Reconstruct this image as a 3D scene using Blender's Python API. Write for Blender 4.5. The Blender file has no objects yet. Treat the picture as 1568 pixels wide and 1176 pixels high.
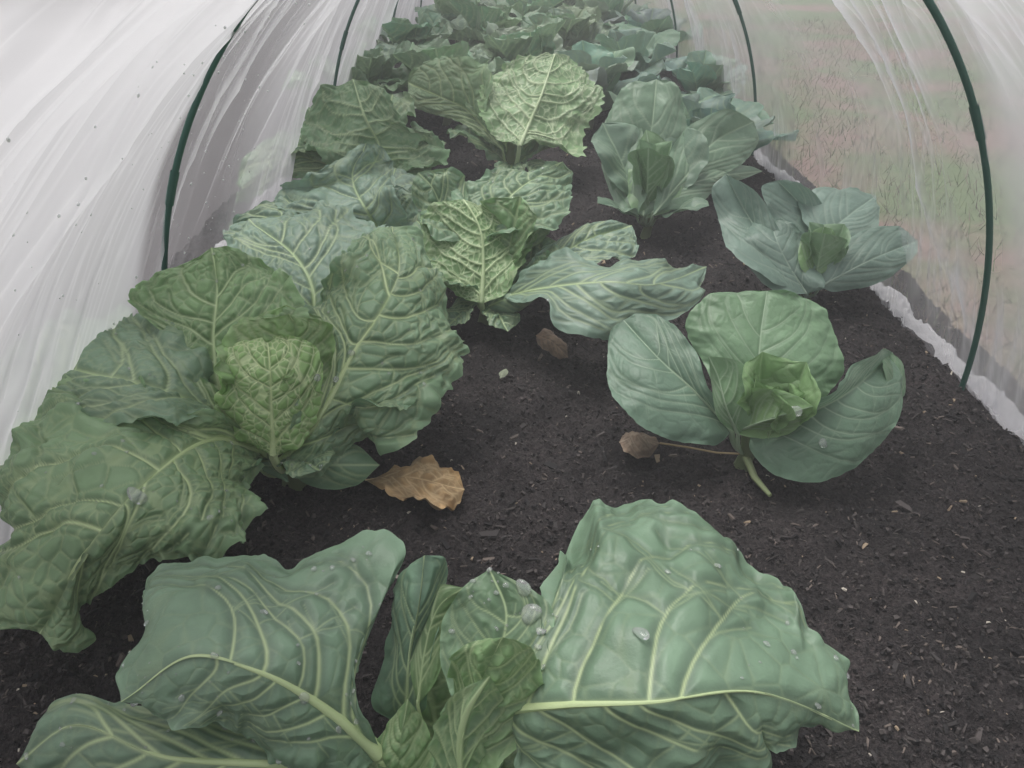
import bpy, math, random
import numpy as np
from mathutils import Vector
rng=np.random.default_rng(7); random.seed(7)
sc=bpy.context.scene

# ---------------- noise helpers ----------------
_T=np.random.default_rng(11).random((256,256)).astype(np.float32)
def vnoise(x,y):
    x=np.asarray(x,dtype=np.float64); y=np.asarray(y,dtype=np.float64)
    xi=np.floor(x).astype(int); yi=np.floor(y).astype(int)
    fx=x-xi; fy=y-yi; fx=fx*fx*(3-2*fx); fy=fy*fy*(3-2*fy)
    a=_T[xi&255,yi&255]; b=_T[(xi+1)&255,yi&255]; c=_T[xi&255,(yi+1)&255]; d=_T[(xi+1)&255,(yi+1)&255]
    return (a*(1-fx)+b*fx)*(1-fy)+(c*(1-fx)+d*fx)*fy
def fbm(x,y,o=4):
    r=0;a=.5;t=0
    for i in range(o):
        r=r+a*vnoise(x*2**i+17.3*i,y*2**i+5.1*i); t+=a; a*=.5
    return r/t

# ---------------- mesh collector ----------------
class MB:
    def __init__(s): s.v=[];s.f=[];s.c=[];s.n=0
    def add(s,v,f,c):
        v=np.asarray(v,dtype=np.float32).reshape(-1,3); f=np.asarray(f,dtype=np.int32).reshape(-1,4)
        c=np.asarray(c,dtype=np.float32)
        if c.ndim==1: c=np.tile(c[:3],(len(v),1))
        s.v.append(v); s.f.append(f+s.n); s.c.append(c[:,:3]); s.n+=len(v)
    def build(s,name,mat,smooth=True):
        v=np.concatenate(s.v); f=np.concatenate(s.f); c=np.concatenate(s.c)
        me=bpy.data.meshes.new(name)
        me.vertices.add(len(v)); me.vertices.foreach_set('co',v.ravel())
        me.loops.add(len(f)*4); me.loops.foreach_set('vertex_index',f.ravel())
        me.polygons.add(len(f)); me.polygons.foreach_set('loop_start',np.arange(0,len(f)*4,4,dtype=np.int32))
        me.polygons.foreach_set('use_smooth',np.full(len(f),smooth,dtype=bool))
        me.update(calc_edges=True)
        ca=me.color_attributes.new(name='col',type='FLOAT_COLOR',domain='POINT')
        ca.data.foreach_set('color',np.concatenate([c,np.ones((len(c),1),np.float32)],1).ravel())
        me.materials.append(mat)
        ob=bpy.data.objects.new(name,me); bpy.context.collection.objects.link(ob)
        return ob
def gridfaces(a,b):
    i=np.arange(a*b).reshape(a,b)
    return np.stack([i[:-1,:-1],i[1:,:-1],i[1:,1:],i[:-1,1:]],-1).reshape(-1,4)
def cr(P,t):
    P=np.asarray(P,float); n=len(P)
    if n==2: return P[0]+(P[1]-P[0])*t[:,None]
    d=np.r_[0,np.cumsum(np.sqrt(np.linalg.norm(np.diff(P,axis=0),axis=1))**1.6+1e-6)]; d/=d[-1]
    m=np.zeros_like(P)
    for i in range(n):
        a=max(i-1,0); b=min(i+1,n-1); m[i]=(P[b]-P[a])/(d[b]-d[a])
    k=np.clip(np.searchsorted(d,t,side='right')-1,0,n-2)
    h=(d[k+1]-d[k]); u=((t-d[k])/h)[:,None]; h=h[:,None]
    return (2*u**3-3*u**2+1)*P[k]+(u**3-2*u**2+u)*h*m[k]+(-2*u**3+3*u**2)*P[k+1]+(u**3-u**2)*h*m[k+1]
def tube(mb,pts,rad,col,ns=8,flat=1.0):
    pts=np.asarray(pts,float); n=len(pts)
    tg=np.gradient(pts,axis=0); tg/=np.linalg.norm(tg,axis=1)[:,None]+1e-9
    ref=np.array([0.13,0.21,0.97])
    a=np.cross(tg,ref); a/=np.linalg.norm(a,axis=1)[:,None]+1e-9; b=np.cross(a,tg)
    th=np.linspace(0,2*np.pi,ns+1)
    rad=np.broadcast_to(rad,(n,))
    v=pts[:,None,:]+rad[:,None,None]*(np.cos(th)[None,:,None]*a[:,None,:]+flat*np.sin(th)[None,:,None]*b[:,None,:])
    if np.ndim(col)==2: col=np.repeat(col,ns+1,axis=0)
    mb.add(v,gridfaces(n,ns+1),col)

# ---------------- leaf builder ----------------
KIND={
 'savoy':dict(A=.0072,cell=.0135,ruf=.013,wob=.075,fine=.035,ter=.28,vw=1.0,bs=.42,t1=.76,kf=.20,rs=.08,nl=0,v0=.85),
 'heart':dict(A=.0050,cell=.0085,ruf=.005,wob=.05,fine=.05,ter=.70,vw=1.4,bs=1.,t1=.80,kf=.25,rs=.08,nl=0,v0=.95),
 'cab'  :dict(A=.0013,cell=.009,ruf=.009,wob=.035,fine=.010,ter=.05,vw=.62,bs=.30,t1=.68,kf=.30,rs=.12,nl=-1,v0=.62),
 'big'  :dict(A=.0036,cell=.018,ruf=.012,wob=.05,fine=.010,ter=.10,vw=.85,bs=.34,t1=.70,kf=.28,rs=.06,nl=-.5,v0=.76),
 'dead' :dict(A=.0110,cell=.020,ruf=.026,wob=.22,fine=.07,ter=.3,vw=.8,bs=.5,t1=.8,kf=.2,rs=.05,nl=0,v0=.6)}
LEAFPTS=[]
def leaf(mb,mid,left,right,axis,kind='savoy',col=(.09,.16,.08),vein=(.34,.42,.20),res=(90,80),rib=.004,stalk=True,flip=False,seed=0,dens=1.0):
    K=KIND[kind]; R=np.random.default_rng(seed)
    mid=np.asarray(mid,float); nt,ns=res
    t=np.linspace(0,1,nt); s=np.linspace(-1,1,ns)
    M=cr(mid,t); EL=cr(np.vstack([mid[:1],left,mid[-1:]]),t); ER=cr(np.vstack([mid[:1],right,mid[-1:]]),t)
    o=R.random()*90
    for E,ph in ((EL,0),(ER,31)):
        L=np.r_[0,np.cumsum(np.linalg.norm(np.diff(E,axis=0),axis=1))]
        w=(fbm(L/.028+o+ph,L*0+o,3)-.5)*2*K['wob']+(vnoise(L/.0075+o+ph,L*0+3)-.5)*2*K['fine']
        E+= (E-M)*w[:,None]
    S=np.abs(s)[None,:,None]
    E=np.where((s<0)[None,:,None],EL[:,None,:],ER[:,None,:])
    P=M[:,None,:]*(1-S)+E*S
    def normals(P):
        a=np.gradient(P,axis=0); b=np.gradient(P,axis=1); n=np.cross(a,b)
        l=np.linalg.norm(n,axis=2,keepdims=True); return n/(l+1e-12)
    N=normals(P)
    mN=N[nt//6:-nt//6,ns//5:-ns//5].mean((0,1))
    ctr=P.mean((0,1)); inw=np.array([axis[0]-ctr[0],axis[1]-ctr[1],0]); inw/=np.linalg.norm(inw)+1e-6
    ref=np.array([0,0,1.])+.8*inw
    sg=1 if mN@ref>0 else -1
    W=np.linalg.norm(E-M[:,None,:],axis=2)
    Wt=(np.linalg.norm(EL-M,axis=1)+np.linalg.norm(ER-M,axis=1))/2
    N=N*sg
    up=(1 if not flip else -1)
    fade=np.clip(Wt/.03,0,1)[:,None]
    a=np.abs(s)[None,:]
    P=P+N*(up*.30*W*a*(1-a)*fade)[...,None]
    tt=t[:,None]+0*a
    und=(fbm(P[...,0]/.05+o,(P[...,1]+P[...,2]*.8)/.05+o,2)-.5)*2
    ed=(fbm(tt*Wt.max()*2.6/.030+o+(s[None,:]>0)*40, a*1.5+o,3)-.5)*2
    P=P+N*((und*.011*(Wt.max()/.1)*a**.5*(.7 if kind=='cab' else 1)+ed*K['ruf']*2.2*a**3*min(1,Wt.max()/K['rs']))*fade)[...,None]
    SA=[];SBq=[];SW=[];SC_=[]
    def pos(T,Sx):
        gi=np.clip(T,0,1)*(nt-1); gj=(np.clip(Sx,-1,1)+1)/2*(ns-1)
        i0=np.clip(gi.astype(int),0,nt-2); j0=np.clip(gj.astype(int),0,ns-2); fi=(gi-i0)[:,None]; fj=(gj-j0)[:,None]
        return P[i0,j0]*(1-fi)*(1-fj)+P[i0+1,j0]*fi*(1-fj)+P[i0,j0+1]*(1-fi)*fj+P[i0+1,j0+1]*fi*fj
    Ln=np.linalg.norm(np.diff(M,axis=0),axis=1).sum()
    gsp=max(Ln/nt,2*Wt.mean()/ns); wmin=.60*gsp
    def addc(T,Sx,w0,w1,cl):
        T=np.asarray(T);Sx=np.asarray(Sx)
        ok=(np.abs(Sx)<=1)&(T<=1)&(T>=0); k=len(T) if ok.all() else int(np.argmin(ok))
        if k<2: return
        p=pos(T[:k],Sx[:k]); w=np.maximum(np.linspace(w0,w1,len(T))[:k],wmin)
        SA.append(p[:-1]);SBq.append(p[1:]);SW.append((w[:-1]+w[1:])/2);SC_.append(np.full(k-1,cl))
    sz=min(1.4,max(.30,Ln/.22)); vW=K['vw']*sz
    addc(np.linspace(0,1,24),np.zeros(24),.0034*vW,.0008*vW,0)
    nl=int(4.5+1.8*sz+R.random()*1.2+K['nl'])
    for side in (-1,1):
        for i in range(nl):
            t0=.03+K['t1']*(i+.55*R.random()+(.3 if side>0 else 0))/nl
            k=K['kf']+.16*R.random()+.10*t0; amp=.6+.5*R.random()
            q=np.linspace(0,.97,16); bend=.09*R.standard_normal()
            T=t0+k*(1-t0)*1.5*q**1.25+bend*q*(1-q)+.012*np.sin(q*8+R.random()*6)
            T=np.minimum(T,.998); addc(T,side*q,.0021*vW*(1-.45*t0)*amp,.0004*vW,0)
            for q0 in (.25,.42,.60,.78):
                dr=1 if R.random()<.5 else -1
                for dd in ((dr,-dr) if R.random()<.4 else (dr,)):
                    q1=float(np.clip(q0+.06*R.standard_normal(),.1,.93)); T1=np.interp(q1,q,T)
                    ln=(.12+.16*R.random())*(1.1-q1*.6); u=np.linspace(0,1,6)
                    Tb=T1+dd*((.05+.06*R.random())*u**.85); Sb=q1+ln*u+.01*np.sin(u*6)
                    addc(Tb,side*Sb,.0010*vW,.0003*vW,1)
    A_=np.concatenate(SA);B_=np.concatenate(SBq);vw=np.concatenate(SW);cl=np.concatenate(SC_)
    c0=P.mean((0,1)); V=(P.reshape(-1,3)-c0).astype(np.float32); A_=(A_-c0).astype(np.float32); B_=(B_-c0).astype(np.float32)
    D_=B_-A_; dd2=(D_**2).sum(1)+1e-12; AD=(A_*D_).sum(1); A2=(A_**2).sum(1)
    area=Ln*Wt.mean()*2; nc=int(np.clip(area/K['cell']**2*1.0*dens,20,650))
    CP=V[R.integers(0,len(V),nc)]+R.standard_normal((nc,3)).astype(np.float32)*.003
    nV=len(V); q0_=np.empty(nV,np.float32);q1_=np.empty(nV,np.float32);dl=np.empty(nV,np.float32);f1=np.empty(nV,np.float32);f2=np.empty(nV,np.float32)
    v2=(V**2).sum(1);c2=(CP**2).sum(1); iw=(1/(vw**2)).astype(np.float32); m0=cl==0
    for k in range(0,nV,3000):
        v=V[k:k+3000]; vd=v@D_.T-AD[None]; pr=np.clip(vd/dd2[None],0,1)
        D=np.maximum(v2[k:k+3000,None]+A2[None]-2*v@A_.T-2*pr*vd+pr*pr*dd2[None],0)
        Di=D*iw; q0_[k:k+3000]=Di[:,m0].min(1); q1_[k:k+3000]=Di[:,~m0].min(1) if (~m0).any() else 99
        D[:,~m0]=D[:,~m0]*1.6+1e-5; dl[k:k+3000]=np.sqrt(D.min(1))
        D=np.maximum(v2[k:k+3000,None]+c2[None]-2*v@CP.T,0)
        D=np.partition(D,1,axis=1); f1[k:k+3000]=np.sqrt(D[:,0]); f2[k:k+3000]=np.sqrt(D[:,1])
    cell=K['cell']
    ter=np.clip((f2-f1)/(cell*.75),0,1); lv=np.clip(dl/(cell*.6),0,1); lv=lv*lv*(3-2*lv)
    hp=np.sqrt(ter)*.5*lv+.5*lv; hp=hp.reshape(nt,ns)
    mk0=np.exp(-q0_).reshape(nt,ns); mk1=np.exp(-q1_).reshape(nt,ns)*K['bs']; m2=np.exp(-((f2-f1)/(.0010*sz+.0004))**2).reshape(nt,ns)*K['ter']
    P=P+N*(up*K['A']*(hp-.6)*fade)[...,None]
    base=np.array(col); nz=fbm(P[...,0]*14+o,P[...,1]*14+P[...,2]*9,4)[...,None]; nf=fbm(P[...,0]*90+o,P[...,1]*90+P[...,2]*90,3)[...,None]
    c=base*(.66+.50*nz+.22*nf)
    c=c*(.72+.46*hp[...,None]) if kind!='cab' else c*(.9+.14*hp[...,None])  # highlight on pucker tops and shade in creases painted into the leaf colour
    c=c+np.array([.036,.028,.038])*(nz-.33)
    fadev=(1-.45*a)[...,None]
    vm=np.clip(np.maximum(np.maximum(mk0*K['v0'],mk1),m2),0,1)[...,None]*(fadev if kind in('cab','big') else 1)
    vcol=np.array(vein)*(1.20-.38*a[...,None])
    c=c*(1-vm)+vcol*vm
    rim=(a**40)[...,None]*.30; c=c*(1-rim)+(base*1.7+.03)*rim
    if kind=='dead': c=c*(.45+1.0*fbm(P[...,0]*70,P[...,1]*70,3))[...,None]
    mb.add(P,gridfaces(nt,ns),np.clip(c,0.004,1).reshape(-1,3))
    if rib>0:
        Pm=P[:,ns//2]; Nm=N[:,ns//2]; kk=np.arange(0,int(nt*.62),2)
        pts=Pm[kk]-Nm[kk]*.0010*up
        if stalk:
            root=np.array([axis[0]+(pts[0][0]-axis[0])*.25,axis[1]+(pts[0][1]-axis[1])*.25,min(.035,pts[0][2]*.5)])
            g=np.linspace(0,1,6)[:-1,None]; mdp=(root+pts[0])/2+np.array([(pts[0][0]-axis[0])*.2,(pts[0][1]-axis[1])*.2,-.01])
            st=root*(1-g)**2+2*mdp*g*(1-g)+pts[0]*g**2
            pts=np.vstack([st,pts]); r=np.r_[np.full(5,rib),np.linspace(rib,rib*.18,len(kk))]
        else: r=np.linspace(rib,rib*.2,len(kk))
        tube(mb,pts,r,np.array(vein)*.95+np.array(col)*.1,8,.8)
    LEAFPTS.append((P.reshape(-1,3),N.reshape(-1,3)))

def parse(txt):
    out={}
    for ln in txt.strip().splitlines():
        n,r=ln.split(':'); parts=[]
        for p in r.split('/'):
            parts.append([[float(q.split(',')[0])/1000,float(q.split(',')[1])/1000,float(q.split(',')[2])/100] for q in p.split()])
        out[n.strip()]=parts
    return out

def gen(mb,axis,az,L,W,e0,curl,z0=.04,r0=.02,cup=.15,jit=1.0,**kw):
    d=np.array([math.cos(az),math.sin(az),0]); w=np.array([-d[1],d[0],0]); p=np.array([axis[0],axis[1],z0])+d*r0
    us=np.linspace(0,1,7); pts=[];nr=[]
    for i,u in enumerate(us):
        e=e0-curl*u; pts.append(p.copy()); nr.append(np.array([-d[0]*math.sin(e),-d[1]*math.sin(e),math.cos(e)]))
        p=p+(d*math.cos(e)+np.array([0,0,1])*math.sin(e))*L/6
    prof=[(1,.45),(2,.80),(3,1.0),(4,1.04),(5,.88)]
    U=lambda a,b: (a+b)/2+(random.uniform(a,b)-(a+b)/2)*jit
    le=[pts[i]-w*W*.5*f*U(.82,1.15)+nr[i]*cup*W*f*U(.2,1.5) for i,f in prof]
    ri=[pts[i]+w*W*.5*f*U(.82,1.15)+nr[i]*cup*W*f*U(.2,1.5) for i,f in prof]
    leaf(mb,[pts[i] for i in (0,2,4,6)],le,ri,axis,**kw)

# ---------------- materials ----------------
def newmat(n):
    m=bpy.data.materials.new(n); m.use_nodes=True; nt=m.node_tree; return m,nt,nt.nodes['Principled BSDF'],nt.nodes['Material Output']
def leafmat(name,rough,trans,bs=500,bst=.25):
    m,nt,b,o=newmat(name); N=nt.nodes;L=nt.links
    at=N.new('ShaderNodeAttribute'); at.attribute_name='col'
    if bst>0:
        tc=N.new('ShaderNodeTexCoord'); nz=N.new('ShaderNodeTexNoise'); nz.inputs['Scale'].default_value=bs; nz.inputs['Detail'].default_value=1
        L.new(tc.outputs['Object'],nz.inputs['Vector'])
        bp=N.new('ShaderNodeBump'); bp.inputs['Strength'].default_value=bst; bp.inputs['Distance'].default_value=.001
        L.new(nz.outputs['Fac'],bp.inputs['Height']); L.new(bp.outputs[0],b.inputs['Normal'])
    L.new(at.outputs['Color'],b.inputs['Base Color']); b.inputs['Roughness'].default_value=rough; b.inputs['Specular IOR Level'].default_value=.5
    if trans>0:
        tr=N.new('ShaderNodeBsdfTranslucent'); mx=N.new('ShaderNodeMixShader'); mx.inputs[0].default_value=trans
        hs=N.new('ShaderNodeHueSaturation'); hs.inputs['Saturation'].default_value=1.2; hs.inputs['Value'].default_value=1.7; L.new(at.outputs['Color'],hs.inputs['Color']); L.new(hs.outputs[0],tr.inputs['Color'])
        L.new(b.outputs[0],mx.inputs[1]); L.new(tr.outputs[0],mx.inputs[2]); L.new(mx.outputs[0],o.inputs[0])
    return m
LEAF=leafmat('cabbage_leaf',.43,.14,420,.28); DEAD=leafmat('dry_leaf',.75,0,300,.4)
CHIP=leafmat('bark',.8,0.0,600,0)

# ---------------- measured plants (millimetres x,y ; centimetres z) ----------------
FRONT=parse("""
A: -108,342,10 -148,347,16 -190,345,21 -239,345,23 -291,327,20 / -119,354,15 -130,391,18 -94,474,20 -131,498,20 -204,474,20 -259,500,19 -332,468,18 -302,395,20 -307,370,20 / -131,331,10 -161,309,12 -195,319,14 -223,321,18 -268,318,19
A2: -113,342,8 -187,319,13 -267,313,15 -356,346,14 -411,336,10 / -167,358,12 -243,355,14 -313,363,15 -366,375,14 -400,364,12 / -159,299,8 -244,280,9 -327,294,9 -390,320,8
B: -80,344,9 -12,342,16 32,324,20 101,314,22 181,328,21 274,334,15 / 3,342,19 23,362,21 28,420,21 52,490,20 97,563,19 172,511,20 233,459,19 249,402,19 278,379,17 / 3,329,15 8,304,13 106,280,12 179,304,13 184,323,16 239,332,15
C1: -23,346,14 -13,372,18 -5,400,21 -19,430,23 / -49,356,16 -61,396,19 -40,418,22 / 8,350,16 34,370,20 30,398,22 3,416,23
C2: -45,325,10 -35,333,17 -22,339,21 -7,346,25 / -59,336,12 -48,349,18 -42,355,22 / -12,319,13 25,332,18 23,345,21 13,348,24
C3: -37,309,8 -40,318,15 -34,325,19 -16,328,23 / -60,320,11 -58,334,16 -41,335,20 / -12,315,11 -2,329,15 -7,336,19
D: -94,377,9 -89,393,15 -79,415,20 -75,445,23 / -122,383,11 -106,420,15 -103,450,20 / -75,376,12 -70,418,17 -57,443,20 -59,451,22
D2: -81,376,12 -75,399,16 -63,423,19 -41,436,20 / -87,393,15 -81,423,19 -65,438,20 / -64,388,14 -51,418,17 -40,431,18
E: -90,319,6 -93,330,11 -84,356,16 / -122,336,9 -104,352,13 / -67,331,9 -72,352,13
""")
SAV=parse("""
H: -311,749,9 -304,753,15 -299,767,21 -307,803,24 / -345,751,11 -374,767,14 -369,782,20 -360,799,23 / -275,744,11 -251,767,14 -236,782,20 -249,799,23
H2: -301,768,12 -283,788,20 -269,802,25 -275,806,27 / -337,783,17 -363,801,22 -352,818,25 / -248,783,17 -228,817,21 -239,835,24
R1: -309,767,7 -247,767,14 -209,830,20 -180,882,23 -158,958,26 -183,1070,28 / -280,767,14 -252,830,20 -281,921,23 -240,958,27 -216,1034,29 / -287,742,6 -242,740,7 -201,784,9 -159,765,9 -117,793,11 -76,859,14 -62,914,16 -92,976,18 -112,1010,22 -145,1073,25
U1: -384,789,8 -390,812,15 -405,864,20 -408,921,25 -420,965,29 / -415,764,10 -494,812,15 -507,846,17 -471,864,20 -531,921,23 -511,952,25 -440,950,28 / -343,794,12 -326,814,19 -261,847,22 -287,901,25 -344,963,27 -392,965,29
U2: -358,761,8 -392,766,13 -441,782,16 -498,829,17 / -367,735,8 -411,738,11 -451,753,14 / -365,782,16 -422,813,18 -474,838,18
BL: -293,893,14 -299,1001,20 -342,1078,23 -440,1180,25 / -341,939,20 -411,1027,22 -463,1133,24 / -242,959,20 -212,1027,22 -195,1133,24 -272,1210,25 -377,1232,25
FL: -336,775,8 -367,726,14 -378,604,19 -403,518,18 -476,481,8 / -365,740,17 -408,698,19 -525,768,19 -623,753,17 -598,663,16 -545,577,14 -542,514,8 / -326,709,8 -294,608,11 -304,531,13 -351,531,13 -391,522,12 -446,514,8 -445,492,5
FL2: -377,781,14 -443,753,20 -557,790,20 -737,877,15 / -431,863,18 -554,947,19 -648,928,19 -713,898,17 / -395,672,20 -490,685,20 -618,740,16
S1: -306,777,5 -246,757,7 -178,769,6 / -275,775,8 -216,789,8 / -276,752,4 -213,748,4
S2: -340,770,5 -345,775,8 -355,792,10 / -362,770,5 -371,775,8 / -303,755,4 -315,774,7
""")
MID=parse("""
H: -55,1202,8 -53,1255,14 -59,1288,19 -90,1332,23 / -99,1201,10 -161,1255,14 -176,1313,18 -151,1335,22 / -17,1201,10 25,1255,14 44,1322,17 -11,1328,20
K1: -66,1291,15 -36,1337,19 8,1386,23 101,1465,26 / -103,1328,20 -119,1406,23 -56,1435,25 21,1444,25 / 7,1281,18 79,1288,19 114,1370,21 117,1486,23
K2: -78,1299,16 -130,1362,20 -154,1378,24 -179,1394,26 / -149,1281,18 -186,1362,20 -191,1382,24 / -78,1335,21 -93,1405,24 -116,1397,27
R1: -17,1228,8 51,1146,14 154,1088,18 231,1097,17 359,1254,13 / 31,1226,14 87,1201,17 197,1170,18 297,1210,15 / 18,1132,11 55,1093,14 70,1044,12 154,1033,10 185,1044,12 281,1096,11 328,1161,12
R2: -5,1249,9 81,1292,13 146,1339,15 240,1406,15 / 19,1248,13 108,1347,16 175,1389,17 / 67,1235,11 139,1248,13 237,1307,13
R3: -48,1227,6 -11,1200,9 19,1190,9 60,1267,7 / -29,1249,9 20,1262,9 / -35,1207,6 7,1197,6
""")
SB=parse("""
A: -263,1443,10 -291,1417,18 -327,1497,22 -297,1521,28 / -316,1389,15 -460,1417,18 -488,1504,19 -409,1460,23 -328,1536,27 / -210,1424,15 -229,1436,20 -253,1552,23 -270,1530,27
B: -297,1389,8 -400,1414,14 -459,1407,17 -577,1432,14 / -365,1344,10 -486,1330,12 -558,1364,13 / -310,1372,17 -458,1462,18 -535,1444,17
""")
SC=parse("""
A: -335,1933,8 -348,1952,16 -375,1957,22 -417,2053,30 / -404,1861,12 -492,1837,16 -555,1991,20 -500,2029,28 / -239,1861,12 -153,1877,14 -189,1940,18 -275,1951,21 -328,2012,28
B: -387,1933,8 -482,1915,12 -578,1905,14 -684,1829,8 / -480,1880,8 -592,1871,10 -641,1838,6 -713,1845,4 / -445,1940,18 -590,2042,17 -661,1963,14 -712,1875,9
""")
SD=parse("""
A: 20,2065,12 49,2123,17 84,2169,24 125,2305,32 / -44,2089,14 -90,2150,20 -73,2247,26 12,2287,31 / 84,2093,13 190,2029,10 211,2140,14 256,2191,22 230,2289,27 173,2326,31
B: -26,2103,10 -126,2250,17 -200,2282,20 -320,2405,22 / -124,2200,14 -181,2254,15 -285,2325,16 -320,2354,20 / -72,2163,21 -54,2216,29 -180,2336,31 -285,2404,27
""")
CAB=parse("""
K: 336,834,8 340,860,15 348,900,19 364,951,23 / 301,853,10 271,877,15 247,918,19 277,951,22 314,956,23 / 374,822,10 452,858,13 461,898,17 442,940,21 400,947,23
L: 310,832,7 257,856,12 210,895,15 167,974,17 / 284,812,6 192,802,9 141,840,12 138,911,14 146,952,16 / 275,842,13 254,898,17 219,966,18 186,976,18
R: 335,824,7 402,809,12 456,827,14 560,930,14 / 365,810,13 411,790,16 464,846,17 518,889,17 / 330,800,6 356,757,5 414,747,5 480,774,7 532,822,10 560,890,12
C: 541,853,10 553,890,12 544,926,15 / 527,856,12 519,877,15 / 572,886,10 571,909,13
I1: 312,811,8 286,810,13 277,829,16 261,838,19 / 279,808,11 269,828,15 / 322,801,11 326,812,15 306,838,18
I2: 314,818,8 329,787,12 351,774,14 389,779,15 / 309,812,15 333,790,17 372,785,16 / 312,811,8 358,791,9 390,787,12
""")
CB=parse("""
b1: 543,1290,7 498,1371,13 471,1444,17 432,1479,23 / 485,1277,9 425,1330,12 419,1430,15 405,1454,21 / 545,1322,11 521,1380,16 473,1429,22
b2: 568,1282,6 538,1314,10 515,1347,14 517,1412,16 / 511,1282,6 468,1329,9 444,1371,13 470,1424,15 / 592,1269,8 596,1314,10 588,1371,13 550,1391,16
b3: 575,1306,9 589,1380,14 591,1444,17 525,1441,23 / 547,1344,10 510,1398,16 496,1429,22 / 622,1338,13 637,1444,17 567,1428,23
b4: 588,1306,9 628,1380,14 682,1434,16 771,1522,17 / 578,1355,15 579,1454,18 650,1513,19 732,1542,18 / 659,1354,13 725,1397,14 752,1452,16
b5: 593,1290,7 646,1299,10 697,1315,12 819,1401,12 / 615,1330,12 687,1372,15 767,1396,15 / 627,1290,6 691,1298,7 752,1320,9 798,1359,11
b6: 581,1298,8 589,1330,12 600,1350,17 / 552,1307,11 568,1355,15 / 627,1322,11 644,1355,15
""")
CC=parse("""
c1: 310,1673,7 331,1816,15 347,1877,24 359,1946,32 / 258,1706,9 223,1837,16 234,1877,24 285,1935,31 / 383,1706,9 439,1837,16 428,1877,24 404,1920,31
c2: 295,1673,7 264,1777,13 245,1862,20 265,1943,27 / 256,1680,8 227,1803,13 222,1884,21 / 326,1711,12 326,1820,19 304,1916,26
c4: 328,1646,8 415,1746,14 502,1860,19 617,1938,22 / 349,1732,16 440,1880,22 526,1894,26 / 444,1760,11 570,1835,14 640,1930,18
c5: 331,1667,8 416,1734,12 502,1777,13 655,1914,10 / 423,1786,14 531,1839,14 614,1888,12 / 349,1680,8 429,1698,8 505,1770,10
c3: 319,1678,6 342,1729,12 335,1780,17 323,1820,23 / 280,1689,8 281,1766,14 301,1810,19 / 381,1689,8 410,1747,13 394,1800,18 352,1812,22
""")
G_front=(.160,.255,.165); G_sav=(.165,.265,.135); G_blue=(.19,.285,.215); G_cab=(.155,.25,.17)
V=(.46,.57,.32); VB=(.55,.66,.35)
def stem(mb,x,y,r,h):
    z=np.linspace(-.03,h,8); p=np.stack([x+.004*np.sin(z*60),y+.004*np.cos(z*50),z],1)
    tube(mb,p,np.linspace(r,r*.55,8),(.20,.25,.13),12)
sd=[100]
def nxt(): sd[0]+=1; return sd[0]

# front plant
ax=(-.055,.345); mb=MB(); stem(mb,ax[0],ax[1],.016,.1)
for n,c,res,rib,k in (('A2',G_front,(130,130),.006,'big'),('A',G_front,(290,290),.0085,'big'),('B',G_front,(310,320),.007,'big'),('C1',(.165,.27,.155),(110,110),.003,'big'),
    ('C2',(.205,.33,.15),(110,110),.003,'savoy'),('C3',(.185,.30,.15),(80,90),.003,'savoy'),('D',(.135,.235,.15),(110,80),.003,'big'),('D2',(.17,.29,.12),(70,60),.002,'big'),('E',(.17,.29,.12),(60,60),.002,'savoy')):
    p=FRONT[n]; leaf(mb,*p,ax,k,c,VB if n in('A','A2','B') else V,res,rib,seed=nxt())
for az,L in ((-1.2,.12),(-2.2,.1),(.3,.09),(1.9,.1)):
    gen(mb,ax,az,L,.07,1.0,.5,.05,.015,kind='savoy',col=(.18,.30,.13),vein=V,res=(44,44),rib=.002,seed=nxt())
mb.build('cabbage_plant',LEAF)
# near savoy
ax=(-.31,.80); mb=MB(); stem(mb,ax[0],ax[1],.022,.12)
for n,c,res,rib,k in (('FL',G_sav,(260,250),.006,'savoy'),('FL2',(.15,.24,.15),(130,130),.004,'savoy'),('R1',(.17,.275,.155),(260,230),.0065,'savoy'),
   ('U1',(.175,.29,.13),(180,170),.004,'savoy'),('U2',(.18,.30,.13),(90,90),.003,'savoy'),('BL',G_blue,(130,130),.004,'savoy'),
   ('S1',(.15,.26,.15),(50,40),.003,'cab'),('S2',(.15,.26,.15),(40,40),.003,'cab')):
    p=SAV[n]; leaf(mb,*p,ax,k,c,VB if n in('R1','FL') else V,res,rib,seed=nxt())
leaf(mb,*SAV['H2'],ax,'savoy',(.22,.35,.14),(.40,.50,.26),(80,90),.002,seed=nxt())
leaf(mb,*SAV['H'],ax,'heart',(.24,.39,.14),(.74,.84,.50),(180,180),.006,flip=True,seed=nxt())
for az,L,e in ((.5,.13,1.35),(2.6,.13,1.3),(1.5,.14,1.3)):
    gen(mb,(ax[0]+.005,ax[1]+.015),az,L,.13,e,-.1,.11,.03,cup=.3,kind='savoy',col=(.22,.36,.14),vein=V,res=(60,70),rib=.002,seed=nxt())
for az,L in ((1.2,.24),(.4,.2),(2.6,.22),(-2.2,.14),(-.9,.1)):
    gen(mb,ax,az,L,.17 if L>.15 else .07,.6,.5,.06,.02,kind='savoy',col=(.14,.235,.14),vein=V,res=(60,60),rib=.003,seed=nxt())
mb.build('savoy_cabbage',LEAF)
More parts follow.
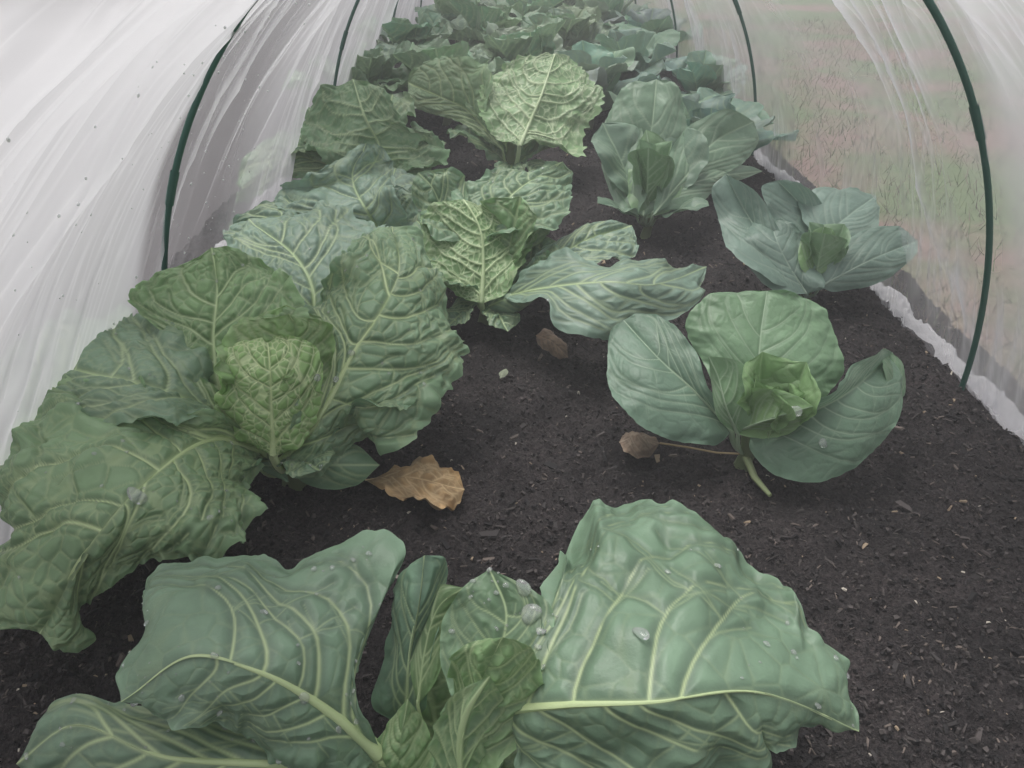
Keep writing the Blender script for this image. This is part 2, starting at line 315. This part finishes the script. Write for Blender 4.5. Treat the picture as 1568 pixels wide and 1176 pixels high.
# middle savoy
ax=(-.05,1.27); mb=MB(); stem(mb,ax[0],ax[1],.02,.12)
for n,c,res,rib,k in (('K1',(.175,.28,.175),(120,120),.003,'savoy'),('K2',(.165,.27,.16),(80,80),.003,'savoy'),('R1',G_blue,(170,170),.004,'big'),('R2',G_blue,(110,110),.004,'savoy'),
   ('R3',G_cab,(40,40),.002,'cab')):
    leaf(mb,*MID[n],ax,k,c,V,res,rib,seed=nxt())
leaf(mb,*MID['H'],ax,'heart',(.18,.30,.13),(.56,.67,.40),(150,150),.005,flip=True,seed=nxt())
for az,L in ((1.2,.2),(2.4,.2),(3.5,.16),(.5,.16),(-1.2,.10),(-2.2,.10)):
    gen(mb,ax,az,L,.15 if L>.12 else .06,.8 if L>.12 else .1,.6,.06,.02,kind='savoy',col=(.15,.25,.15),vein=V,res=(55,55),rib=.003,seed=nxt())
gen(mb,(ax[0]+.02,ax[1]-.01),.9,.15,.13,1.25,.1,.10,.02,cup=.3,kind='savoy',col=(.18,.30,.14),vein=V,res=(60,60),rib=.002,seed=nxt())
mb.build('savoy_cabbage',LEAF)
# behind left
ax=(-.30,1.47); mb=MB(); stem(mb,ax[0],ax[1],.02,.12)
for n in 'AB': leaf(mb,*SB[n],ax,'savoy',G_blue,V,(110,110),.004,seed=nxt())
for az,L,e in ((.2,.2,.5),(1.4,.22,.8),(2.3,.22,.7),(-.6,.18,.5),(3.5,.2,.3),(0.8,.14,1.2)):
    gen(mb,ax,az,L,.17,e,.6,.07,.02,kind='savoy',col=G_blue,vein=V,res=(60,60),rib=.003,seed=nxt())
mb.build('savoy_cabbage',LEAF)
ax=(-.38,2.0); mb=MB(); stem(mb,ax[0],ax[1],.02,.12)
for n in 'AB': leaf(mb,*SC[n],ax,'savoy',(.135,.235,.12),V,(100,100),.004,seed=nxt())
for az,L,e in ((.2,.2,.6),(1.4,.26,.9),(2.3,.26,.8),(-.9,.2,.4),(3.3,.24,.6)):
    gen(mb,ax,az,L,.19,e,.6,.07,.02,kind='savoy',col=(.15,.25,.135),vein=V,res=(56,56),rib=.003,seed=nxt())
mb.build('savoy_cabbage',LEAF)
ax=(0,2.15); mb=MB(); stem(mb,ax[0],ax[1],.02,.12)
leaf(mb,*SD['A'],ax,'heart',(.21,.33,.16),(.62,.72,.47),(150,150),.006,flip=True,seed=nxt(),dens=.25)
leaf(mb,*SD['B'],ax,'savoy',G_sav,V,(110,110),.004,seed=nxt())
for az,L,e in ((1.0,.22,.8),(1.9,.24,.9),(2.6,.2,.6),(.3,.18,.5),(-1.6,.12,.3),(-.8,.14,.2)):
    gen(mb,ax,az,L,.17 if L>.15 else .08,e,.6,.05,.02,kind='savoy',col=(.16,.26,.15),vein=V,res=(56,56),rib=.003,seed=nxt())
mb.build('savoy_cabbage',LEAF)
# smooth cabbages
CV=(.40,.51,.36)
ax=(.335,.83); mb=MB(); stem(mb,ax[0],ax[1],.014,.1)
for n,c,res,rib in (('K',(.165,.28,.155),(200,200),.005),('L',(.15,.245,.17),(190,190),.005),('R',(.155,.255,.17),(200,200),.005),('C',(.155,.27,.15),(50,40),.0),
   ('I1',(.20,.33,.18),(80,80),.003),('I2',(.21,.35,.15),(80,80),.003)):
    leaf(mb,*CAB[n],ax,'cab',c,CV,res,rib,seed=nxt(),stalk=(n!='C'))
hx=(.352,.812)
for az,L,e,r0 in ((1.9,.105,1.25,.022),(.55,.10,1.2,.022),(3.3,.09,1.3,.02),(-.5,.075,1.3,.022),(4.5,.06,1.35,.018),(1.2,.075,1.45,.008),(3.9,.07,1.5,.006)):
    gen(mb,hx,az,L,L*1.1,e,-.25 if r0>.01 else -.5,.085,r0,cup=.34,jit=.25,kind='cab',col=(.22,.36,.16),vein=(.44,.57,.34),res=(60,60),rib=.0,seed=nxt())
tube(mb,[[.335,.83,.03],[.34,.79,.02],[.352,.755,.018]],[.006,.005,.003],(.3,.36,.18))
mb.build('round_cabbage',LEAF)
ax=(.585,1.33); mb=MB(); stem(mb,ax[0],ax[1],.014,.1)
for n in ('b3','b4','b1','b2','b5','b6'):
    leaf(mb,*CB[n],ax,'cab',(.185,.275,.22) if n!='b6' else (.20,.33,.15),(.37,.47,.38),(110,110),.003,seed=nxt())
for az in (.4,2.4,4.2):
    gen(mb,(.60,1.33),az,.10,.09,1.25,-.2,.08,.015,cup=.3,jit=.3,kind='cab',col=(.20,.31,.18),vein=CV,res=(44,44),rib=0,seed=nxt())
mb.build('round_cabbage',LEAF)
ax=(.33,1.72); mb=MB(); stem(mb,ax[0],ax[1],.014,.1)
for n in ('c1','c2','c4','c5','c3'):
    leaf(mb,*CC[n],ax,'cab',(.17,.27,.175) if n!='c3' else (.19,.31,.16),CV,(110,110),.003,seed=nxt())
for az,L,e in ((2.3,.24,1.0),(1.0,.24,.9),(-.6,.14,.5),(3.6,.14,.5)):
    gen(mb,ax,az,L,L*.7,e,.2,.05,.02,kind='cab',col=(.165,.255,.18),vein=CV,res=(60,60),rib=.003,seed=nxt())
for az in (.4,2.4,4.2):
    gen(mb,ax,az,.15,.11,1.3,-.15,.08,.015,cup=.3,jit=.4,kind='cab',col=(.19,.31,.17),vein=CV,res=(44,44),rib=0,seed=nxt())
mb.build('round_cabbage',LEAF)
def rosette(name,x,y,R,kind,col,n=9,elev=.75):
    mb=MB(); stem(mb,x,y,.018,.12); a0=random.random()*6.28
    for i in range(n):
        az=a0+i*2.399; f=i/n
        L=R*(1.05-.40*f)*random.uniform(.85,1.1); e=elev*.55+f*.95+random.uniform(-.2,.2)
        gen(mb,(x,y),az,L,L*random.uniform(.70,.95),e,.55*(1-f)+.1,.05+.03*f,.02,cup=.18+.14*f,kind=kind,col=[c*random.uniform(.88,1.12)*(1+.30*f) for c in col],vein=(.40,.51,.33),res=(46,46),rib=.003,seed=nxt(),dens=.5)
    mb.build(name,LEAF)
for x,y,R,k in ((.58,2.2,.23,'cab'),(-.24,2.8,.31,'savoy'),(-.55,2.85,.26,'savoy'),(.28,2.75,.27,'cab'),(.70,2.9,.22,'cab'),(.47,3.2,.28,'cab'),(.05,3.1,.32,'savoy'),
   (-.45,3.55,.3,'savoy'),(-.10,3.8,.32,'savoy'),(.22,3.7,.32,'savoy'),(.62,3.75,.28,'cab'),(-.3,4.4,.3,'savoy'),(.1,4.5,.33,'savoy'),(.5,4.4,.3,'cab'),(-.05,5.1,.32,'savoy'),(.4,5.1,.3,'savoy')):
    rosette('savoy_cabbage' if k=='savoy' else 'round_cabbage',x,y,R,k,(.165,.26,.165) if k=='savoy' else (.18,.27,.21),n=11)

# ---------------- soil ----------------
def soilz(x,y):
    z=.026*(fbm(x*5+3,y*5,3)-.5)+.026*(fbm(x*28,y*28+9,4)-.5)+.014*(fbm(x*120,y*120,3)-.5)
    e=np.clip((x-.74-.03*(fbm(y*4,y*0+2,2)-.5))/.12,0,1)+np.clip((-.64-x)/.12,0,1)
    return z-.06*e*e*(3-2*e)
ny,nx=1000,540
u=np.linspace(0,1,ny); Y=.0+6.2*(.25*u+.75*u**2.2); X=np.linspace(-.85,.95,nx)
XX,YY=np.meshgrid(X,Y); ZZ=soilz(XX,YY)
mb=MB(); mb.add(np.stack([XX,YY,ZZ],-1),gridfaces(ny,nx)[:, ::-1],(.05,.04,.04))
m,nt,b,o=newmat('compost'); N=nt.nodes;L=nt.links
tc=N.new('ShaderNodeTexCoord')
def noise(sc_,det=5,rough=.6,dist=0):
    n=N.new('ShaderNodeTexNoise'); n.inputs['Scale'].default_value=sc_; n.inputs['Detail'].default_value=det; n.inputs['Roughness'].default_value=rough; n.inputs['Distortion'].default_value=dist; L.new(tc.outputs['Object'],n.inputs['Vector']); return n
n1=noise(220,3,.75,.0); n2=noise(9,3)
r1=N.new('ShaderNodeValToRGB'); r1.color_ramp.elements[0].position=.35; r1.color_ramp.elements[0].color=(.011,.010,.011,1); r1.color_ramp.elements[1].position=.72; r1.color_ramp.elements[1].color=(.080,.070,.071,1)
L.new(n1.outputs['Fac'],r1.inputs[0])
mx=N.new('ShaderNodeMix'); mx.data_type='RGBA'; mx.blend_type='MULTIPLY'; mx.inputs[0].default_value=.8
r2=N.new('ShaderNodeValToRGB'); r2.color_ramp.elements[0].position=.3; r2.color_ramp.elements[1].position=.7; r2.color_ramp.elements[0].color=(.45,.44,.45,1); r2.color_ramp.elements[1].color=(1.5,1.38,1.35,1); L.new(n2.outputs['Fac'],r2.inputs[0])
L.new(r1.outputs[0],mx.inputs[6]); L.new(r2.outputs[0],mx.inputs[7]); L.new(mx.outputs[2],b.inputs['Base Color'])
b.inputs['Roughness'].default_value=.75; b.inputs['Specular IOR Level'].default_value=.35
n3=noise(330,2,.8,.0); bp=N.new('ShaderNodeBump'); bp.inputs['Strength'].default_value=1; bp.inputs['Distance'].default_value=.007; L.new(n3.outputs['Fac'],bp.inputs['Height']); L.new(bp.outputs[0],b.inputs['Normal'])
mb.build('garden_soil',m)
# bark and crumbs
mb=MB(); nchip=95000
y=.25+5*rng.random(nchip)**1.9; x=-.68+1.5*rng.random(nchip); z=soilz(x,y)
ln=np.clip(rng.lognormal(-5.35,.6,nchip),.0015,.034)*(1+y*.12); wd=ln*rng.uniform(.12,.5,nchip); thk=wd*.35
crumb=rng.random(nchip)<.42; ln=np.where(crumb,np.clip(ln*.6,.0015,.007),ln); wd=np.where(crumb,ln*rng.uniform(.6,1,nchip),wd); thk=np.where(crumb,wd*.8,thk)
yaw=rng.random(nchip)*6.28; pit=rng.normal(0,.4,nchip)
pal=np.array([[.015,.013,.014],[.036,.031,.031],[.075,.064,.061],[.15,.122,.105],[.35,.27,.19],[.58,.53,.45]])
ci=rng.choice(6,nchip,p=[.32,.30,.22,.12,.029,.011]); ci=np.where(crumb,np.minimum(ci,2+(rng.random(nchip)<.04)*3),ci); ln=np.where(ci>=4,ln*.6,ln)
ax_=np.stack([np.cos(yaw)*np.cos(pit),np.sin(yaw)*np.cos(pit),np.sin(pit)],1); ay=np.stack([-np.sin(yaw),np.cos(yaw),rng.normal(0,.3,nchip)],1); az_=np.cross(ax_,ay)
C0=np.stack([x,y,z+thk*.4+.001],1)
cor=[]
for sx,sy,sz in ((-1,-.6,-1),(1,-.3,-1),(.8,.6,-1),(-.7,1,-1),(-.8,-.5,1),(.7,-.4,1),(.5,.5,1),(-.6,.7,1)):
    cor.append(C0+ax_*(ln*.5*sx)[:,None]+ay*(wd*.5*sy)[:,None]+az_*(thk*.5*sz)[:,None])
vv=np.stack(cor,1).reshape(-1,3)
fb=np.array([[4,5,6,7],[0,1,5,4],[1,2,6,5],[2,3,7,6],[3,0,4,7]])
ff=(np.arange(nchip)[:,None,None]*8+fb[None]).reshape(-1,4)
mb.add(vv,ff,np.repeat(pal[ci]*rng.uniform(.7,1.3,(nchip,1)),8,axis=0)); mb.build('bark_mulch',CHIP,smooth=False)

# dead leaves
def dead(mid,l,r,col,vein,name='dead_leaf',res=(80,70)):
    mb=MB(); leaf(mb,mid,l,r,(mid[0][0]-.1,mid[0][1]),'dead',col,vein,res,.0015,stalk=False,seed=nxt()); mb.build(name,DEAD)
nleaf=len(LEAFPTS)
dead([[-.205,.785,.02],[-.16,.78,.035],[-.10,.772,.03],[-.065,.765,.02]],[[-.17,.80,.03],[-.13,.812,.045],[-.085,.80,.03]],[[-.17,.76,.02],[-.13,.735,.018],[-.075,.735,.015]],(.50,.34,.17),(.70,.54,.32))
dead([[.16,.87,.02],[.185,.872,.035],[.22,.868,.02]],[[.17,.89,.03],[.20,.892,.03]],[[.17,.85,.015],[.205,.85,.015]],(.32,.23,.16),(.45,.36,.27),res=(50,40))
mbs=MB(); tube(mbs,[[.22,.868,.02],[.26,.855,.022],[.30,.845,.02],[.33,.83,.03]],.0016,(.4,.3,.17)); mbs.build('dry_leaf_stalk',DEAD)
dead([[.045,1.20,.015],[.07,1.165,.025],[.10,1.12,.015]],[[.06,1.2,.03],[.095,1.155,.03]],[[.05,1.17,.012],[.08,1.13,.012]],(.22,.16,.12),(.3,.2,.13),res=(50,40))
dead([[-.02,1.055,.014],[-.014,1.07,.018],[-.01,1.085,.014]],[[-.022,1.07,.016],[-.016,1.08,.016]],[[-.012,1.06,.014],[-.006,1.075,.014]],(.35,.40,.30),(.4,.45,.3),res=(20,20))

# ---------------- ground outside ----------------
me=bpy.data.meshes.new('ground'); S_=200
me.from_pydata([(-S_,-S_,-.075),(S_,-S_,-.075),(S_,S_,-.075),(-S_,S_,-.075)],[],[(0,1,2,3)])
g=bpy.data.objects.new('ground',me); bpy.context.collection.objects.link(g)
m,nt,b,o=newmat('rough_grass_ground'); N=nt.nodes;L=nt.links; tc=N.new('ShaderNodeTexCoord')
n1=noise(1.6,4,.6,.4); n2=noise(25,3,.6); sx=N.new('ShaderNodeSeparateXYZ'); L.new(tc.outputs['Object'],sx.inputs[0])
r1=N.new('ShaderNodeValToRGB'); e=r1.color_ramp.elements; e[0].position=.42; e[0].color=(.15,.20,.10,1); e[1].position=.60; e[1].color=(.26,.185,.16,1)
L.new(n1.outputs['Fac'],r1.inputs[0])
r3=N.new('ShaderNodeValToRGB'); r3.color_ramp.elements[0].color=(.65,.65,.65,1); r3.color_ramp.elements[1].color=(1.3,1.3,1.3,1); L.new(n2.outputs['Fac'],r3.inputs[0])
mx=N.new('ShaderNodeMix'); mx.data_type='RGBA'; mx.blend_type='MULTIPLY'; mx.inputs[0].default_value=1; L.new(r1.outputs[0],mx.inputs[6]); L.new(r3.outputs[0],mx.inputs[7])
cmp=N.new('ShaderNodeMapRange'); cmp.inputs['From Min'].default_value=.2; cmp.inputs['From Max'].default_value=-.3; L.new(sx.outputs[0],cmp.inputs['Value'])
m2=N.new('ShaderNodeMix'); m2.data_type='RGBA'; L.new(cmp.outputs[0],m2.inputs[0]); L.new(mx.outputs[2],m2.inputs[6]); m2.inputs[7].default_value=(.075,.066,.068,1)
L.new(m2.outputs[2],b.inputs['Base Color']); b.inputs['Roughness'].default_value=.95
me.materials.append(m)
mb=MB(); ng=14000
x=.88+2.6*rng.random(ng)**1.5; y=.6+5.5*rng.random(ng); h=rng.uniform(.015,.05,ng); a=rng.random(ng)*6.28; w=.0015
dx=np.cos(a)*w; dy=np.sin(a)*w; lx=rng.normal(0,.02,ng); ly=rng.normal(0,.02,ng); zz=np.full(ng,-.076)
q=np.stack([np.stack([x-dx,y-dy,zz],1),np.stack([x+dx,y+dy,zz],1),np.stack([x+lx+dx*.2,y+ly+dy*.2,zz+h],1),np.stack([x+lx-dx*.2,y+ly-dy*.2,zz+h],1)],1).reshape(-1,3)
gc=np.array([[.13,.19,.08],[.17,.21,.10],[.26,.22,.16],[.25,.19,.16]])[rng.choice(4,ng)]
mb.add(q,np.arange(ng*4).reshape(-1,4),np.repeat(gc,4,axis=0)); mb.build('grass',CHIP,smooth=False)

# ---------------- hoops ----------------
m,nt,b,o=newmat('green_plastic'); b.inputs['Base Color'].default_value=(.022,.105,.075,1); b.inputs['Roughness'].default_value=.45
HC,HA,HH=.10,.67,.77
for yh in (-.3,1.05,2.38,3.7,5.05):
    th=np.linspace(0,np.pi,90); p=np.stack([HC+HA*np.cos(th),yh+0*th+.015*np.sin(th*3),HH*np.sin(th)],1)
    p=np.vstack([p[:1]-[0,0,.12],p,p[-1:]-[0,0,.12]])
    mb=MB(); tube(mb,p,.0048,(.02,.1,.07),12)
    for k in (17,76): tube(mb,p[k:k+3],.0064,(.02,.1,.07),12)
    mb.build('tunnel_hoop',m)

# ---------------- netting (grid lines follow the creases) ----------------
nq,nv=1500,130
u=np.linspace(0,1,nq); Q=-.75+6.6*(.45*u+.55*u**1.7); vth=np.linspace(0,1,nv)
TH,QQ=np.meshgrid(np.pi*vth,Q); sn=np.sin(TH); cs=np.cos(TH)
shear=.72*np.where(cs<0,sn,1.0)*1.0-np.where(cs<0,0,.16*(1-sn))
YY=QQ+shear+.10*(fbm(QQ*1.7,TH*1.6+4,3)-.5)*(.3+sn)
Zb=HH*sn
d=np.abs(((YY-1.05+.665)%1.33)-.665)/.665
def ridge(f,zz,o,pw,wp=.9):
    n=vnoise(QQ*f+o+wp*vnoise(TH*1.6+o,QQ*2)+.35*wp*vnoise(TH*5+o,QQ*4),TH*zz+o); return (1-np.abs(2*n-1))**pw
r1=ridge(4,.8,3,2); r2=ridge(10,1.6,13,6,1.6); r3=ridge(24,3,23,9,2.2); r4=ridge(60,5,33,10,3)
big=fbm(QQ*2.5+3,TH*1.8,3)
patch=np.clip((fbm(QQ*3+9,TH*2.2+4,2)-.36)/.22,0,1)
sag=1.035-.028*d**1.3*np.clip(sn,0,1)**.6
disp=.022*(r1-.6)+.014*r2*patch+.006*r3*patch
rad=sag+.05*(big-.5)-disp
near=np.exp(-(((YY-1.05)/.10)**2)); rad=np.maximum(rad,1.012*near+rad*(1-near))
endc=np.clip((YY-5.1)/.75,0,1); cl=np.sqrt(np.clip(1-endc**2,0,1))
Xn=HC+HA*cs*rad*(.35+.65*cl); Zn=Zb*rad*cl-.04*(1-np.clip(sn,0,1)**.15)-.03
Yn=YY+.012*(r2-.4)*patch
def st(x,a,b): t=np.clip((x-a)/(b-a),0,1); return t*t*(3-2*t)
yl=YY-.35*Zb
denL=.76-.60*st(yl,.86,.91)+.44*st(yl,1.22,1.6)
denR=.58-.38*st(YY,.96,1.08)+.20*st(YY,1.7,2.4)
k=st(-cs,-.15,.15); den=denL*k+denR*(1-k)
tp_=st(sn,.865,.93)  # netting overhead, out of view, thinned to let more light in
den=den*(1-.90*tp_)
den=den+.10*np.clip((YY-3)/2,0,1)
gain=np.where(cs<0,.75,1.35)*(1-.85*tp_)
fac=np.clip(den+gain*(.10*(r1-.5)+.30*r2*patch+.32*r3*patch+.24*r4*patch+.22*(fbm(QQ*5,TH*4,4)-.5)),.06,.94)
NP_=np.stack([Xn,Yn,Zn],-1)
mb=MB(); mb.add(NP_,gridfaces(nq,nv),np.repeat(fac.reshape(-1,1),3,1))
m,nt,b,o=newmat('insect_mesh'); N=nt.nodes;L=nt.links; N.remove(b)
at=N.new('ShaderNodeAttribute'); at.attribute_name='col'
tp=N.new('ShaderNodeBsdfTransparent'); df=N.new('ShaderNodeBsdfDiffuse'); df.inputs[0].default_value=(.90,.89,.91,1); tl=N.new('ShaderNodeBsdfTranslucent'); tl.inputs[0].default_value=(.90,.89,.91,1)
m1=N.new('ShaderNodeMixShader'); m1.inputs[0].default_value=.6; L.new(df.outputs[0],m1.inputs[1]); L.new(tl.outputs[0],m1.inputs[2])
m2=N.new('ShaderNodeMixShader'); L.new(at.outputs['Fac'],m2.inputs[0]); L.new(tp.outputs[0],m2.inputs[1]); L.new(m1.outputs[0],m2.inputs[2]); L.new(m2.outputs[0],o.inputs[0])
NET=m
mb.build('insect_netting_tunnel',NET)
for sx0,yy0,yy1 in ((.83,.5,5.2),(-.68,.9,5.2)):
    n_,k_=700,22; Y=np.linspace(yy0,yy1,n_); s=np.linspace(0,1,k_); S2,Y2=np.meshgrid(s,Y)
    wv=fbm(Y2*9,S2*0+sx0*9,3)
    X2=sx0-.045*(wv-.5)*2+(S2-.5)*(.05+.05*fbm(Y2*6,S2*0+7,2))*np.sign(sx0)+.01*(fbm(Y2*40,S2*6,3)-.5)
    Z2=soilz(X2,Y2)+.006+.045*np.sin(S2*np.pi)*fbm(Y2*11,S2*3,3)+.012*(fbm(Y2*70,S2*9,3)-.5)
    mb=MB(); mb.add(np.stack([X2,Y2,np.maximum(Z2,soilz(X2,Y2)+.001)],-1),gridfaces(n_,k_),np.repeat((.80+.2*fbm(Y2*30,S2*5,2)).reshape(-1,1),3,1))
    mb.build('netting_hem',NET)

# ---------------- water drops ----------------
def watermat(n,tr):
    m,nt,b,o=newmat(n); b.inputs['Base Color'].default_value=(.97,1,.98,1); b.inputs['Roughness'].default_value=.03; b.inputs['IOR'].default_value=1.33; b.inputs['Transmission Weight'].default_value=tr; b.inputs['Specular IOR Level'].default_value=1; return m  # partly opaque white body stands in for bright reflections on the drops
WATER=watermat('water',.82); DEW=watermat('dew',.25)
wb=MB()
def drop(wb,p,n,r,fl=.55,res=(13,25)):
    n=n/(np.linalg.norm(n)+1e-9); a=np.cross(n,[.3,.5,.1]); a/=np.linalg.norm(a); b2=np.cross(n,a)
    th=np.linspace(0,2*np.pi,res[1]); ph=np.linspace(0,np.pi,res[0]); sx=random.uniform(.75,1.5)
    rr=1+.12*np.sin(th*2+random.random()*6)+.07*np.sin(th*3+random.random()*6)
    v=(p+n*r*fl*.5)[None,None,:]+r*(np.sin(ph)[:,None,None]*((rr*sx*np.cos(th))[None,:,None]*a+(rr*np.sin(th))[None,:,None]*b2)+fl*np.cos(ph)[:,None,None]*n)
    wb.add(v,gridfaces(*res),(1,1,1))
allP=np.concatenate([a for a,_ in LEAFPTS[:nleaf]]); allN=np.concatenate([a for _,a in LEAFPTS[:nleaf]])
def dropat(x,y,r):
    d=(allP[:,0]-x)**2+(allP[:,1]-y)**2; c=np.where(d<.003**2)[0]
    if len(c)==0: return
    i=c[allP[c,2].argmax()]
    if allP[i,2]<.03: return
    drop(wb,allP[i],allN[i] if allN[i][2]>0 else -allN[i],r)
for x,y,r in ((.10,.36,.0052),(.017,.395,.0082),(.009,.412,.006),(.022,.378,.003),(-.38,.564,.008),(.366,.772,.0065),(.41,.770,.0055),(-.21,.83,.0045),(-.23,.80,.0035),
   (-.24,.77,.004),(-.16,.45,.0028),(-.14,.46,.0022),(-.13,.465,.0024),(-.175,.45,.0027),(-.31,.56,.0038),(-.20,.40,.0024),(-.22,.35,.0028),(-.16,.345,.0045),(.34,1.2,.003),(.06,1.08,.003)): dropat(x,y,r)
for k in range(620):
    P_,N_=LEAFPTS[random.choice([0,1,1,2,2,3,13,13,14,15,15,16,18,27,30,31,32])%nleaf]
    i=random.randrange(len(P_))
    if abs(N_[i][2])>.4: drop(wb,P_[i],N_[i]*(1 if N_[i][2]>0 else -1),random.choice([.0007,.0009,.0012,.0015,.0024]),res=(9,15))
wb.build('water_droplets',WATER)
wb2=MB()
flat=NP_.reshape(-1,3); cand=np.where((flat[:,0]<-.3)&(flat[:,1]>.35)&(flat[:,1]<1.6)&(flat[:,2]>.12)&(flat[:,2]<.62))[0]
for i in rng.choice(cand,200):
    n=np.array([.8,0,-.3]); drop(wb2,flat[i]+n*.001,n,random.choice([.0008,.0011,.0015,.002]),.7,res=(7,9))
wb2.build('dew_on_netting',DEW)

# ---------------- haze box, added to veil and brighten the bed ----------------
bpy.ops.mesh.primitive_cube_add(size=1,location=(0,3.2,.9)); mo=bpy.context.object; mo.name='haze_volume'; mo.scale=(6,7,2)
m=bpy.data.materials.new('haze_volume'); m.use_nodes=True; N=m.node_tree.nodes; N.remove(N['Principled BSDF'])
vs=N.new('ShaderNodeVolumeScatter'); vs.inputs['Density'].default_value=.065; vs.inputs['Color'].default_value=(1,1,1,1); vs.inputs['Anisotropy'].default_value=.1
m.node_tree.links.new(vs.outputs[0],N['Material Output'].inputs['Volume']); mo.data.materials.append(m)

# ---------------- light ----------------
w=bpy.data.worlds.new('World'); sc.world=w; w.use_nodes=True; N=w.node_tree.nodes;L=w.node_tree.links; bg=N['Background']
sky=N.new('ShaderNodeTexSky'); sky.sky_type='NISHITA'; sky.sun_disc=False; sky.sun_elevation=math.radians(74); sky.sun_rotation=math.radians(-40); sky.dust_density=6
hs=N.new('ShaderNodeHueSaturation'); hs.inputs['Saturation'].default_value=.3; L.new(sky.outputs[0],hs.inputs['Color']); L.new(hs.outputs[0],bg.inputs[0]); bg.inputs[1].default_value=.15
sl=bpy.data.lights.new('sun','SUN'); sl.energy=1.5; sl.angle=math.radians(30); sl.color=(1,.98,.95); so=bpy.data.objects.new('sun',sl); bpy.context.collection.objects.link(so)
az=math.radians(-40); el=math.radians(74); dv=Vector((math.sin(az)*math.cos(el),math.cos(az)*math.cos(el),math.sin(el))); so.rotation_euler=dv.to_track_quat('Z','Y').to_euler()
cam=bpy.data.cameras.new('camera'); cam.sensor_width=36; cam.lens=25.94; cam.clip_end=500; cam.clip_start=.01
co=bpy.data.objects.new('camera',cam); co.location=(0,0,.7); co.rotation_euler=(math.radians(90-33.5),0,0); bpy.context.collection.objects.link(co); sc.camera=co
sc.view_settings.view_transform='Standard'; sc.view_settings.look='None'; sc.view_settings.exposure=0
